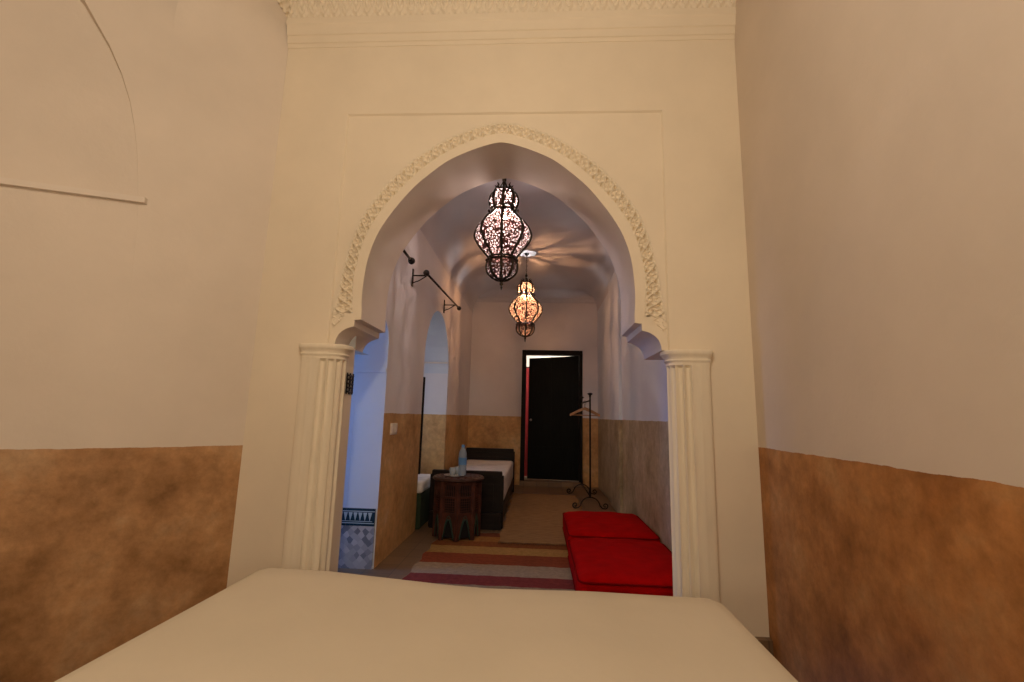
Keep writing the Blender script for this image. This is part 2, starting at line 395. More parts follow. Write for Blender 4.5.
# jambs and the ledge over them
quad(bm, (JL, Y0, 0), (JL, 2.90, 0), (JL, 2.90, 1.5), (JL, Y0, 1.5)); quad(bm, (JR, Y0, 0), (JR, YB, 0), (JR, YB, 1.5), (JR, Y0, 1.5))
quad(bm, (CX + .967, Y0, 1.497), (JR, Y0, 1.497), (JR, YB, 1.497), (CX + .967, YB, 1.497))
quad(bm, (CX - .967, Y0, 1.497), (JL, Y0, 1.497), (JL, YB, 1.497), (CX - .967, YB, 1.497))
bmesh.ops.remove_doubles(bm, verts=bm.verts, dist=1e-5)
struct('wall_front', bm, M_ARCH, label='cream plaster wall with the pointed archway')

# plain raised band with its lobed feet
bm = B()
YP = Y0 - .002
def strip(bm, a, b, ya, yb):
    for i in range(len(a) - 1):
        quad(bm, (a[i][0], ya, a[i][1]), (a[i + 1][0], ya, a[i + 1][1]), (b[i + 1][0], yb, b[i + 1][1]), (b[i][0], yb, b[i][1]))
strip(bm, both(oO), both(oI), YP, YP)
strip(bm, both(oI), both([(w + .006 * (1 if w > .3 else w / .3), z + .005 * (0 if w > .75 else 1)) for w, z in oI]), YP, YP + .016)
for s in (-1, 1):
    LI = [(CX + s * w, z) for w, z in LOBE + [(.816, 1.70)]]
    LO = [(CX + s * w, z) for w, z in [(1.004, 1.497), (1.003, 1.525), (1.000, 1.552), (.985, 1.590), (.960, 1.617), (.940, 1.630), (.922, 1.642), (.922, 1.690), (.872, 1.694), (.870, 1.70)]]
    strip(bm, LI, LO, YP, YP)      # lobe plate between the two outlines
    strip(bm, LO, LO, YP, YP + .018)
bmesh.ops.remove_doubles(bm, verts=bm.verts, dist=1e-5)
struct('trim_1', bm, M_ARCH, label='plain raised moulding round the archway with lobed feet')

# soffit of the arch with the lobes carried through the wall
bm = B()
full = [(CX - w, z) for w, z in LOBE] + both(oO) + [(CX + w, z) for w, z in LOBE[::-1]]
for (xa, za), (xb, zb) in zip(full, full[1:]):
    quad(bm, (xa, YP, za), (xb, YP, zb), (xb, YB, zb), (xa, YB, za))
bmesh.ops.remove_doubles(bm, verts=bm.verts, dist=1e-5)
struct('trim_2', bm, M_SOFFIT, smooth=True, auto=30, label='smooth underside of the archway')

# carved band: interlaced strands, built as relief
def braid(u, v):
    h = 0
    for ph in (0, pi, pi / 2, 3 * pi / 2):
        c = .5 + .36 * sin(u + ph)
        h = max(h, exp(-((v - c) / .068) ** 2) * (1 if ph in (0, pi) else .8))
    h = max(h * .9 + .1, exp(-((v - .03) / .05) ** 2), exp(-((v - .97) / .05) ** 2) * .9)
    a = (u / pi) % 1 - .5       # drilled eyes between the strands
    for vc, ua in ((.5, 0), (.2, .5), (.8, .5)):
        b_ = ((u / pi + ua) % 1 - .5) * .5
        h -= 1.5 * exp(-((b_ ** 2 + ((v - vc)) ** 2) / .0040))
    return h
bm = B(); NU, NV = 560, 24
bI, bX = crom(INNER, NU), crom(OUTER, NU)
for s in (-1, 1):
    rows = []
    for i in range(NU + 1):
        row = []
        for j in range(NV + 1):
            v = j / NV; u = i / NU * 2.02 / .17 * 2 * pi
            x = bI[i][0] * (1 - v) + bX[i][0] * v; z = bI[i][1] * (1 - v) + bX[i][1] * v
            fade = min(1, i / 6)
            row.append(bm.verts.new((CX + s * x, Y0 + REC + .010 - .022 * braid(u, v), z)))
        rows.append(row)
    for a, b in zip(rows, rows[1:]):
        for j in range(NV): bm.faces.new((a[j], a[j + 1], b[j + 1], b[j]))
for s in (-1, 1):      # the last leaf of carving beside the lobed feet
    rows = []
    for i in range(31):
        t_ = i / 30; row = []
        for j in range(13):
            v = j / 12; x = (.926 + .040 * t_ ** 1.5) * (1 - v) + 1.0 * v; z = 1.698 - (.075 + .02 * v) * t_
            row.append(bm.verts.new((CX + s * x, Y0 + REC + .008 - .018 * braid(t_ * 3.4, .2 + .6 * v), z)))
        rows.append(row)
    for a, b in zip(rows, rows[1:]):
        for j in range(12): bm.faces.new((a[j], a[j + 1], b[j + 1], b[j]))
o = struct('trim_3', bm, M_ARCH, smooth=True, label='band of carved interlace following the archway')

# ------------------------------------------------------------------ cornice over the arch wall
bm = B()
prof = [(2.70, 3.515), (2.694, 3.518), (2.69, 3.54), (2.682, 3.545), (2.676, 3.59), (2.668, 3.595), (2.655, 3.65), (2.648, 3.66), (2.644, 3.70), (2.650, 3.705)]
for (ya, za), (yb, zb) in zip(prof, prof[1:]): quad(bm, (WL, ya, za), (WR, ya, za), (WR, yb, zb), (WL, yb, zb))
quad(bm, (WL, 2.60, 3.90), (WR, 2.60, 3.90), (WR, 2.54, 3.92), (WL, 2.54, 3.92)); quad(bm, (WL, 2.54, 3.92), (WR, 2.54, 3.92), (WR, 2.46, 4.0), (WL, 2.46, 4.0))
quad(bm, (WR, 2.7, 3.515), (WR, 2.46, 3.9), (WR, 2.46, 4), (WR, 2.7, 4))
struct('trim_4', bm, M_ARCH, label='stepped plaster cornice above the archway')
def frieze_h(u, v):
    h = 0; p = u * 2 * pi
    for ph, k in ((0, 1), (pi, 1), (pi / 2, 2), (3 * pi / 2, 2)):
        c = .5 + (.42 if k == 1 else .22) * sin(p * k + ph)
        h = max(h, exp(-((v - c) / .055) ** 2))
    a = (u * 4) % 1 - .5; b = (v * 3) % 1 - .5
    h = max(h, .8 * exp(-((a * a + b * b) / .05)))
    a = (u * 4 + .5) % 1 - .5; b = (v * 3 + .5) % 1 - .5
    h = max(h, .7 * exp(-((a * a * .6 + b * b) / .04)))
    return h
def frieze(bm, P, Q, n, L):   # P(t), Q(t): lower and upper edges
    NVf = 22; rows = []
    for i in range(n + 1):
        t = i / n; p, q, nn = P(t), Q(t), None
        row = []
        for j in range(NVf + 1):
            v = j / NVf; x = p.lerp(q, v); row.append((x, frieze_h(t * L / .15, v)))
        rows.append(row)
    return rows
bm = B(); J_ = Vector((-2.145, 2.258, 0))
def lay(rows, nrm):
    vs = [[bm.verts.new(x + nrm * (.014 * h)) for x, h in r] for r in rows]
    for a, b in zip(vs, vs[1:]):
        for j in range(len(a) - 1): bm.faces.new((a[j], a[j + 1], b[j + 1], b[j]))
lay(frieze(bm, lambda t: Vector((WL + (WR - WL) * t, 2.655, 3.705)), lambda t: Vector((WL + (WR - WL) * t, 2.60, 3.90)), 720, 2.99), Vector((0, -1, -.1)))
lay(frieze(bm, lambda t: Vector((WL, 2.65 - .7 * t, 3.705)), lambda t: Vector((WL + .05, 2.65 - .7 * t, 3.90)), 150, .7), Vector((1, 0, -.1)))
struct('trim_5', bm, M_ARCH, smooth=True, auto=60, label='frieze of carved leaf scrolls under the ceiling')
# plaster cove easing the splayed wall into the frieze
low = [Vector((WL, Y0 - .002, 3.0)), Vector((WL, Y0 - .002, 3.0)).lerp(Vector((J_.x, J_.y, 3.0)), .5), Vector((J_.x, J_.y, 3.0))]
hi_ = [Vector((WL, 2.69, 3.71)), Vector((WL, 2.40, 3.71)), Vector((WL, 1.95, 3.71))]
bm = B(); g = []
for a_, h_ in zip(low, hi_):
    g.append([bm.verts.new((a_.x + (h_.x - a_.x) * (k / 14) ** 6, a_.y + (h_.y - a_.y) * (k / 14) ** 6, a_.z + (h_.z - a_.z) * (k / 14))) for k in range(15)])
for p_, q_ in zip(g, g[1:]):
    for k in range(14): bm.faces.new((p_[k], p_[k + 1], q_[k + 1], q_[k]))

struct('trim_13', bm, M_NEAR, smooth=True, label='smooth plaster cove between the left wall and the frieze')

# ------------------------------------------------------------------ near room shell
NZ = -.25      # the near room lies a step lower
J = Vector((-2.145, 2.258, 0)); dA = (J - Vector((WL, Y0, 0))).normalized(); dB = Matrix.Rotation(radians(-6.5), 3, 'Z') @ dA
nA = dA.cross(Vector((0, 0, 1))).normalized()
if nA.dot(Vector((0, 0, 0)) - J) > 0: nA = -nA          # points out of the room
ARC = [(0, 0), (0, .9), (.0, 1.7), (.012, 2.05), (.029, 2.206), (.045, 2.34), (.066, 2.476), (.093, 2.61), (.128, 2.742), (.18, 2.88), (.244, 3.005), (.30, 3.09), (.367, 3.192), (.50, 3.33), (.66, 3.43), (.85, 3.48)]
full_arc = ARC + [(1.7 - u, z) for u, z in ARC[::-1][1:]]
def onA(u, z): p = J + dA * u; return (p.x, p.y, z)
bm = B()
quad(bm, (WL, Y0, NZ), (J.x, J.y, NZ), (J.x, J.y, WT), (WL, Y0, WT))
for (u0, z0), (u1, z1) in zip(full_arc, full_arc[1:]):
    if u1 > u0 + 1e-6: quad(bm, onA(u0, z0), onA(u1, z1), onA(u1, WT), onA(u0, WT))
quad(bm, onA(1.7, NZ), onA(2.2, NZ), onA(2.2, WT), onA(1.7, WT))
def toB(p):   # push a point of plane A outwards on to plane B
    p = Vector(p); nb = dB.cross(Vector((0, 0, 1)))
    q = Vector((p.x, p.y, 0)); t = (J - q).dot(nb) / nA.dot(nb); q = q + nA * t; return (q.x, q.y, p.z)
for (u0, z0), (u1, z1) in zip(full_arc, full_arc[1:]):
    a, b = onA(u0, z0), onA(u1, z1); quad(bm, a, b, toB(b), toB(a))
p = J + dB * 2.4
quad(bm, (J.x, J.y, NZ), (p.x, p.y, NZ), (p.x, p.y, WT), (J.x, J.y, WT))
e = onA(2.2, 0)
e = (e[0], e[1], NZ); quad(bm, e, (e[0], -1.6, NZ), (e[0], -1.6, WT), (e[0], e[1], WT))
bmesh.ops.remove_doubles(bm, verts=bm.verts, dist=1e-4)
struct('wall_left', bm, M_NEAR, label='left wall of the near room, plaster over an ochre dado, with an arched recess')
# shelf ledge across the recess
bm = B(); nb = Vector((dB.y, -dB.x, 0)); nb = nb if nb.dot(-J) > 0 else -nb
def led(u, off, z): q = J + dB * u + nb * off; return (q.x, q.y, z)
pz = lambda u: 2.203 - .125 * max(u, 0)
L_ = [(-.012, .0), (1.4, .0), (1.4, .026), (.0, .026)]
lo = [bm.verts.new(led(u, f, pz(u) - .016)) for u, f in L_]; hi = [bm.verts.new(led(u, f, pz(u) + .014)) for u, f in L_]
bm.faces.new(lo); bm.faces.new(hi[::-1])
for i in range(4): bm.faces.new((lo[i], lo[(i + 1) % 4], hi[(i + 1) % 4], hi[i]))
struct('trim_6', bm, M_SOFFIT, label='thin plaster ledge across the arched recess')

bm = B()
RW = [(WR, 2.7), (1.14, 1.2), (1.05, -1.6)]
for (xa, ya), (xb, yb) in zip(RW, RW[1:]): quad(bm, (xa, ya, NZ), (xb, yb, NZ), (xb, yb, WT), (xa, ya, WT))
struct('wall_right', bm, M_NEAR_R, label='right wall of the near room, plaster over an orange-brown dado')
bm = B(); quad(bm, (-3.9, -1.6, NZ), (1.05, -1.6, NZ), (1.05, -1.6, WT), (-3.9, -1.6, WT)); struct('wall_rear', bm, M_NEAR)
bm = B(); box(bm, -4.0, 1.5, -1.65, 2.86, WT, WT + .06); struct('ceiling_near', bm, simple('bounce_dimming_ceiling_brown', (.25, .15, .09), .6))  # unseen ceiling, its brown picked to dim light bounced onto the upper walls
bm = B(); box(bm, -4.0, 1.5, -1.7, 2.66, NZ - .08, NZ); box(bm, -4.0, 1.5, 2.66, 9.9, -.08, 0); struct('floor', bm, M_FLOOR, label='worn brown clay tile floor')

# ------------------------------------------------------------------ far room shell
FL, FR, FB, FH = -1.15, 1.0, 7.85, 3.27
def arched_wall(bm, X, y0, y1, zt, openings, depth):
    ys = y0
    for (a, b, spring, rise) in openings:
        quad(bm, (X, ys, 0), (X, a, 0), (X, a, zt), (X, ys, zt))
        n = 24; c = (a + b) / 2; r = (b - a) / 2
        P = [(c - r * cos(pi * k / n), spring + rise * sin(pi * k / n)) for k in range(n + 1)]
        for (ya, za), (yb, zb) in zip(P, P[1:]):
            quad(bm, (X, ya, za), (X, yb, zb), (X, yb, zt), (X, ya, zt))
            quad(bm, (X, ya, za), (X, yb, zb), (X - depth, yb, zb), (X - depth, ya, za), mi=1)
        ys = b
    quad(bm, (X, ys, 0), (X, y1, 0), (X, y1, zt), (X, ys, zt))
bm = B()
arched_wall(bm, FL, 2.90, FB, 2.95, [(2.901, 3.48, 1.62, .22), (4.62, 5.90, 1.62, .66)], .30)
# alcove reveals, both sides and the end wall with its window hole
quad(bm, (FL, 4.62, 0), (-1.85, 4.62, 0), (-1.85, 4.62, 2.4), (FL, 4.62, 2.4) if False else (FL, 4.62, 1.62))
quad(bm, (FL, 5.90, 0), (-1.85, 5.90, 0), (-1.85, 5.90, 2.45), (FL - .3, 5.90, 2.45))
quad(bm, (FL, 5.90, 0), (FL - .3, 5.90, 2.45), (FL, 5.90, 1.62))
quad(bm, (FL - .3, 4.62, 1.62), (-1.85, 4.62, 1.62), (-1.85, 4.62, 2.45), (FL - .3, 4.62, 2.45))
quad(bm, (FL - .3, 4.62, 2.45), (-1.85, 4.62, 2.45), (-1.85, 5.90, 2.45), (FL - .3, 5.90, 2.45))
for (ya, yb, za, zb) in ((4.62, 4.70, 0, 2.45), (5.75, 5.90, 0, 2.45), (4.70, 5.75, 0, .62), (4.70, 5.75, 1.95, 2.45)):
    quad(bm, (-1.85, ya, za), (-1.85, yb, za), (-1.85, yb, zb), (-1.85, ya, zb))
bmesh.ops.remove_doubles(bm, verts=bm.verts, dist=1e-5)
struct('wall_far_left', bm, [M_FAR, M_BLUETINT], label='left wall of the far room with a side passage and an arched alcove')
# side passage walls, white plaster tinted with the daylight blue
bm = B()
quad(bm, (FL, 3.48, 0), (-3.0, 3.48, 0), (-3.0, 3.48, 2.3), (FL, 3.48, 2.3))
quad(bm, (JL, 2.90, 0), (-3.0, 2.90, 0), (-3.0, 2.90, 2.3), (JL, 2.90, 2.3))
quad(bm, (FL - .3, 2.90, 2.3), (-3.0, 2.90, 2.3), (-3.0, 3.48, 2.3), (FL - .3, 3.48, 2.3))
quad(bm, (FL - .3, 2.90, 1.83), (FL - .3, 3.48, 1.83), (FL - .3, 3.48, 2.3), (FL - .3, 2.90, 2.3))
for (ya, yb, za, zb) in ((2.90, 3.48, 0, .30), (2.90, 3.48, 2.2, 2.3)):
    quad(bm, (-3.0, ya, za), (-3.0, yb, za), (-3.0, yb, zb), (-3.0, ya, zb))
box(bm, -3.0, FL - .005, 3.465, 3.479, 1.405, 1.435)
struct('wall_passage', bm, M_BLUETINT, label='white passage wall lit blue by daylight and tinted blue')
bm = B()
quad(bm, (FR, YB - .42, 0), (FR, FB, 0), (FR, FB, 2.95), (FR, YB - .42, 2.95))
struct('wall_far_right', bm, M_FARR, label='right wall of the far room, plaster over a greyed brown dado')
bm = B()
rbox(bm, .962, 1.05, 5.62, 6.35, 0, 2.98, .012, 2)
struct('trim_7', bm, M_FARR, smooth=True, label='shallow pilaster on the right wall of the far room')
# back wall with the door hole
DX0, DX1, DZ1 = -.27, .745, 2.22
bm = B()
quad(bm, (FL, FB, 0), (DX0 + .03, FB, 0), (DX0 + .03, FB, FH), (FL, FB, FH)); quad(bm, (DX1 - .03, FB, 0), (FR, FB, 0), (FR, FB, FH), (DX1 - .03, FB, FH))
quad(bm, (DX0 + .03, FB, DZ1 - .03), (DX1 - .03, FB, DZ1 - .03), (DX1 - .03, FB, FH), (DX0 + .03, FB, FH))
struct('wall_back', bm, M_FAR, label='end wall of the far room with the dark door')
# coved ceiling
bm = B(); nx, ny = 44, 70; grid = []
def cz(x, y):
    z = FH
    for d, r in ((x - FL, .42), (FR - x, .36), (FB - y, .14)):
        if d < r: z = min(z, FH - r + sqrt(max(0, r * r - (r - d) ** 2)))
    return z
for j in range(ny + 1):
    t = j / ny; y = YB + (FB - YB) * (1 - (1 - t) ** 1.6)
    row = []
    for i in range(nx + 1):
        s = i / nx; s2 = .5 - .5 * cos(pi * s); x = FL + (FR - FL) * s2; row.append(bm.verts.new((x, y, cz(x, y))))
    grid.append(row)
for a, b in zip(grid, grid[1:]):
    for i in range(nx): bm.faces.new((a[i], a[i + 1], b[i + 1], b[i]))
struct('ceiling', bm, M_FARC, smooth=True, label='coved plaster ceiling of the far room')
bm = B()
prof = [(7.85, 3.05), (7.835, 3.055), (7.83, 3.075), (7.81, 3.08), (7.80, 3.11), (7.77, 3.12), (7.76, 3.14), (7.85, 3.16)]
for (ya, za), (yb, zb) in zip(prof, prof[1:]): quad(bm, (FL + .03, ya, za), (FR - .03, ya, za), (FR - .03, yb, zb), (FL + .03, yb, zb))
struct('trim_8', bm, M_FARC, label='small cornice along the end wall')
# glazed tile dado in the passage
bm = B(); quad(bm, (-2.9, 3.470, 0), (FL - .01, 3.470, 0), (FL - .01, 3.470, .292), (-2.9, 3.470, .292)); quad(bm, (FL - .01, 3.470, 0), (FL - .01, 3.48, 0), (FL - .01, 3.48, .292), (FL - .01, 3.470, .292))
struct('trim_9', bm, M_MOSAIC, label='grey marble mosaic at the foot of the passage wall')
bm = B()
box(bm, -2.9, FL - .012, 3.466, 3.479, .292, .412)
for k in range(26):
    x = FL - .03 - k * .036
    def tri(a, b, c_, y): f = bm.faces.new([bm.verts.new((p[0], y, p[1])) for p in (a, b, c_)]); f.material_index = 1
    tri((x - .003, .385), (x - .033, .385), (x - .018, .325), 3.4655) if k % 1 == 0 else None
    f = quad(bm, (x - .0375 + .0, 3.4652, .322), (x + .0015, 3.4652, .322), (x + .0015, 3.4652, .326), (x - .0375, 3.4652, .326), mi=1)
for z in (.310, .392): quad(bm, (-2.9, 3.4653, z - .002), (FL - .014, 3.4653, z - .002), (FL - .014, 3.4653, z + .004), (-2.9, 3.4653, z + .004), mi=1)
struct('trim_10', bm, [M_TEAL, M_PALE], label='dark teal tile border with a row of pale triangles')

# windows that let the daylight in
def window(name, X, y0, y1, z0, z1, label, bars):
    bm = B(); t = .035
    for a, b, c_, d in ((y0, y1, z0, z0 + t), (y0, y1, z1 - t, z1), (y0, y0 + t, z0, z1), (y1 - t, y1, z0, z1)): box(bm, X - .03, X + .03, a, b, c_, d)
    for k in range(1, bars + 1):
        z = z0 + (z1 - z0) * k / (bars + 1); box(bm, X - .012, X + .012, y0 + t, y1 - t, z - .01, z + .01)
    o = struct(name, bm, M_DARKWOOD, label=label)
    bm = B(); box(bm, X - .004, X + .004, y0 + t, y1 - t, z0 + t, z1 - t); obj('window_pane', bm, M_PANE, o)
window('window_1', -3.0, 2.90, 3.48, .30, 2.2, 'courtyard window at the end of the passage', 3)
window('window_2', -1.85, 4.70, 5.75, .62, 1.95, 'alcove window', 2)

# ------------------------------------------------------------------ fluted columns
def column(x0, x1, side, label):
    # side +1: rounded fluted flank faces +x
    cx = (x0 + x1) / 2; hw = (x1 - x0) / 2; y0, y1 = 2.65, 2.83; hy = (y1 - y0) / 2
    t = thing('fluted_column', label, 'column', (cx, (y0 + y1) / 2, 0), group='columns carrying the archway')
    n = 200
    def sec(scale=1, flute=True, grow=0):
        pts = []
        for i in range(n):
            a = 2 * pi * i / n; ca, sa = cos(a) * side, sin(a)
            k = 2.4 if ca * side > 0 else 5.0
            k = 2.5 if cos(a) > 0 else 6.0
            r = (abs(cos(a)) ** k + abs(sin(a)) ** k) ** (-1 / k)
            px, py = r * cos(a) * (hw + grow * (1 if cos(a) > 0 else .45)), r * sin(a) * (hy + grow * .6)
            if flute:
                amp = .022 if cos(a) > .0 else .004
                ph = i / n * 16
                q = (ph % 1); d = amp * max(0, sin(pi * q)) ** .6
                L = math.hypot(px, py); px *= (1 - d / L); py *= (1 - d / L)
            pts.append((px * scale * side, py * scale))
        return pts
    def loft(bm, levels):
        rings = [[bm.verts.new((p[0], p[1], z)) for p in sec(1, fl, gr)] for z, fl, gr in levels]
        for a, b in zip(rings, rings[1:]):
            for i in range(n): bm.faces.new((a[i], a[(i + 1) % n], b[(i + 1) % n], b[i]))
        bm.faces.new(rings[0]); bm.faces.new(rings[-1])
    bm = B(); loft(bm, [(.12, False, .0), (.14, True, 0), (1.395, True, 0), (1.41, False, 0), (1.43, False, 0)]); obj('shaft', bm, M_COL, t, True, 40)
    bm = B(); loft(bm, [(1.425, False, .002), (1.43, False, .006), (1.437, False, .010), (1.443, False, .006), (1.455, False, .010), (1.467, False, .024), (1.473, False, .030), (1.488, False, .032), (1.496, False, .026)]); obj('capital', bm, M_COL, t, True, 35)
    bm = B(); loft(bm, [(0, False, .03), (.06, False, .03), (.065, False, .018), (.09, False, .022), (.12, False, .004)]); obj('base', bm, M_COL, t, True, 35)
    return t
column(-1.412, -1.160, 1, 'fluted cream plaster column under the left foot of the archway')
column(.747, .976, -1, 'fluted cream plaster column under the right foot of the archway, beside the red cushions')

# ------------------------------------------------------------------ bed in the foreground
t = thing('bed', 'wide bed with a smooth cream bedspread in the foreground', 'bed', (-.205, .8, 0))
def bedfn(x, y, z):
    X = x - .21 + 0  # world-ish x
    if z > .3:
        e = .018 * sin((x + .9) * 1.9) if False else 0
        lift = .032 * max(0, min(1, (-x + .05) / .6)) + .018 * max(0, min(1, (x + .1) / .5))
        z += lift * max(0, min(1, (z - .3) / .15)) * (1 if y > -.2 else 1)
        z += .004 * sin(5 * x + 2 * y) * sin(3 * y)
    y += .035 * (-x / .8) * max(0, (y + .3) / 1.3)
    return (x, y, z)
bm = B(); rbox(bm, -.84, .855, -1.0, 1.0, .12, .50, .07, 26, bedfn); obj('bedspread', bm, M_LINEN, t, True)
bm = B(); rbox(bm, -.80, .80, -.97, .96, -.10, .13, .02, 2); obj('bed_base', bm, M_DARKWOOD, t, True)
for sx in (-1, 1):
    for sy in (-1, 1):
        bm = B(); lathe(bm, [(.02, -.25), (.028, -.2), (.03, -.09)], (sx * .7, sy * .85, 0), 12); obj('leg', bm, M_DARKWOOD, t)

# ------------------------------------------------------------------ red floor cushions
def cushion(x0, x1, y0, y1, h, label):
    cx, cy = (x0 + x1) / 2, (y0 + y1) / 2; hx, hy = (x1 - x0) / 2, (y1 - y0) / 2
    t = thing('floor_cushion', label, 'floor cushion', (cx, cy, .008), group='red floor cushions along the right wall')
    def fn(x, y, z):
        u, v = x / hx, y / hy
        if z > h * .6: z += .018 * (1 - abs(u) ** 3) * (1 - abs(v) ** 3) - .004 + .003 * sin(9 * x + 4 * y) + .0025 * sin(23 * x - 17 * y)
        b_ = .010 * sin(pi * min(1, max(0, z / h))); x += b_ * (1 if u > .9 else -1 if u < -.9 else 0) * (1 + .4 * sin(11 * y)); y += b_ * (1 if v > .9 else -1 if v < -.9 else 0) * (0 if abs(v) < .9 else .3)
        s = 1 + .0 * (1 - (z / h * 2 - 1) ** 2)
        return (x, y, z)
    bm = B(); rbox(bm, -hx, hx, -hy, hy, 0, h, .05, 18, fn); obj('cover', bm, M_RED, t, True)
    for zz in (h - .030, .03):
        m_ = .006; r = .05; P = []
        for (sx, sy, a0) in ((1, 1, 0), (-1, 1, 90), (-1, -1, 180), (1, -1, 270)):
            for k in range(5):
                a = radians(a0 + k * 22.5); P.append((sx * (hx - r) + (r + m_ - .003) * cos(a), sy * (hy - r) + (r + m_ - .003) * sin(a), zz))
        bm = B(); tube(bm, P, .006, 6, True); obj('piping', bm, M_REDP, t, True)
cushion(.26, .985, 2.93, 3.90, .172, 'bright red floor cushion nearest the archway, beside the right column')
cushion(.27, .985, 3.935, 4.85, .190, 'red floor cushion farther back, in front of the clothes rack')

# ------------------------------------------------------------------ rugs
bm = B(); nx, ny = 20, 30
def rug(x0, x1, y0, y1, h, wob=.012, n=(24, 30)):
    bm = B(); top = []
    for j in range(n[1] + 1):
        row = []
        for i in range(n[0] + 1):
            x = x0 + (x1 - x0) * i / n[0]; y = y0 + (y1 - y0) * j / n[1]
            ex = wob * sin(j * 1.3) if i in (0, n[0]) else 0; ey = wob * sin(i * 1.7 + 1) if j in (0, n[1]) else 0
            row.append(bm.verts.new((x + ex, y + ey, h + .0015 * sin(i * 2.1) * sin(j * 1.1))))
        top.append(row)
    for a, b in zip(top, top[1:]):
        for i in range(n[0]): bm.faces.new((a[i], a[i + 1], b[i + 1], b[i]))
    r = bmesh.ops.extrude_face_region(bm, geom=bm.faces[:])
    for v in r['geom']:
        if isinstance(v, bmesh.types.BMVert): v.co.z = v.co.z - h + .0005
    return bm
bm.free()
o = obj('striped_kilim', rug(-.88, .75, 2.75, 4.62, .004), M_KILIM, None, False); tag(o, 'kilim striped in ochre, grey and dark red just beyond the archway', 'rug')
t = thing('runner_rug', 'plain orange-brown rug with a fringed edge leading to the dark door', 'rug', (.06, 5.6, .0065))
b2 = rug(-.385, .50, -1.31, 1.30, .008); obj('rug_field', b2, M_RUNNER, t)
bm = B()
for k in range(70):
    x = -.38 + k * .0126; tube(bm, [(x, -1.31, .004), (x + random.uniform(-.004, .004), -1.34 - random.uniform(0, .012), .003)], .0028, 4)
f = obj('fringe', bm, M_REDWOOD, t); f['label'] = 'dark knotted fringe'; f['kind'] = 'stuff'

# ------------------------------------------------------------------ hanging lanterns
def rail(prof, n=6):
    # smooth profile (r, z) with Catmull-Rom
    out = []
    Q = [prof[0]] + prof + [prof[-1]]
    for i in range(1, len(Q) - 2):
        p0, p1, p2, p3 = Q[i - 1:i + 3]
        for k in range(n):
            s = k / n
            out.append(tuple(.5 * (2 * p1[a] + (p2[a] - p0[a]) * s + (2 * p0[a] - 5 * p1[a] + 4 * p2[a] - p3[a]) * s * s + (3 * p1[a] - p0[a] - 3 * p2[a] + p3[a]) * s ** 3) for a in (0, 1)))
    out.append(prof[-1]); return out
DOME = rail([(.050, .765), (.092, .742), (.114, .69), (.110, .64), (.096, .605)])
BULGE = rail([(.092, .58), (.110, .552), (.165, .500), (.208, .440), (.226, .375), (.200, .310), (.150, .245), (.116, .205), (.108, .185)])
BOWL = rail([(.114, .165), (.122, .12), (.112, .07), (.072, .028), (.024, .010)])
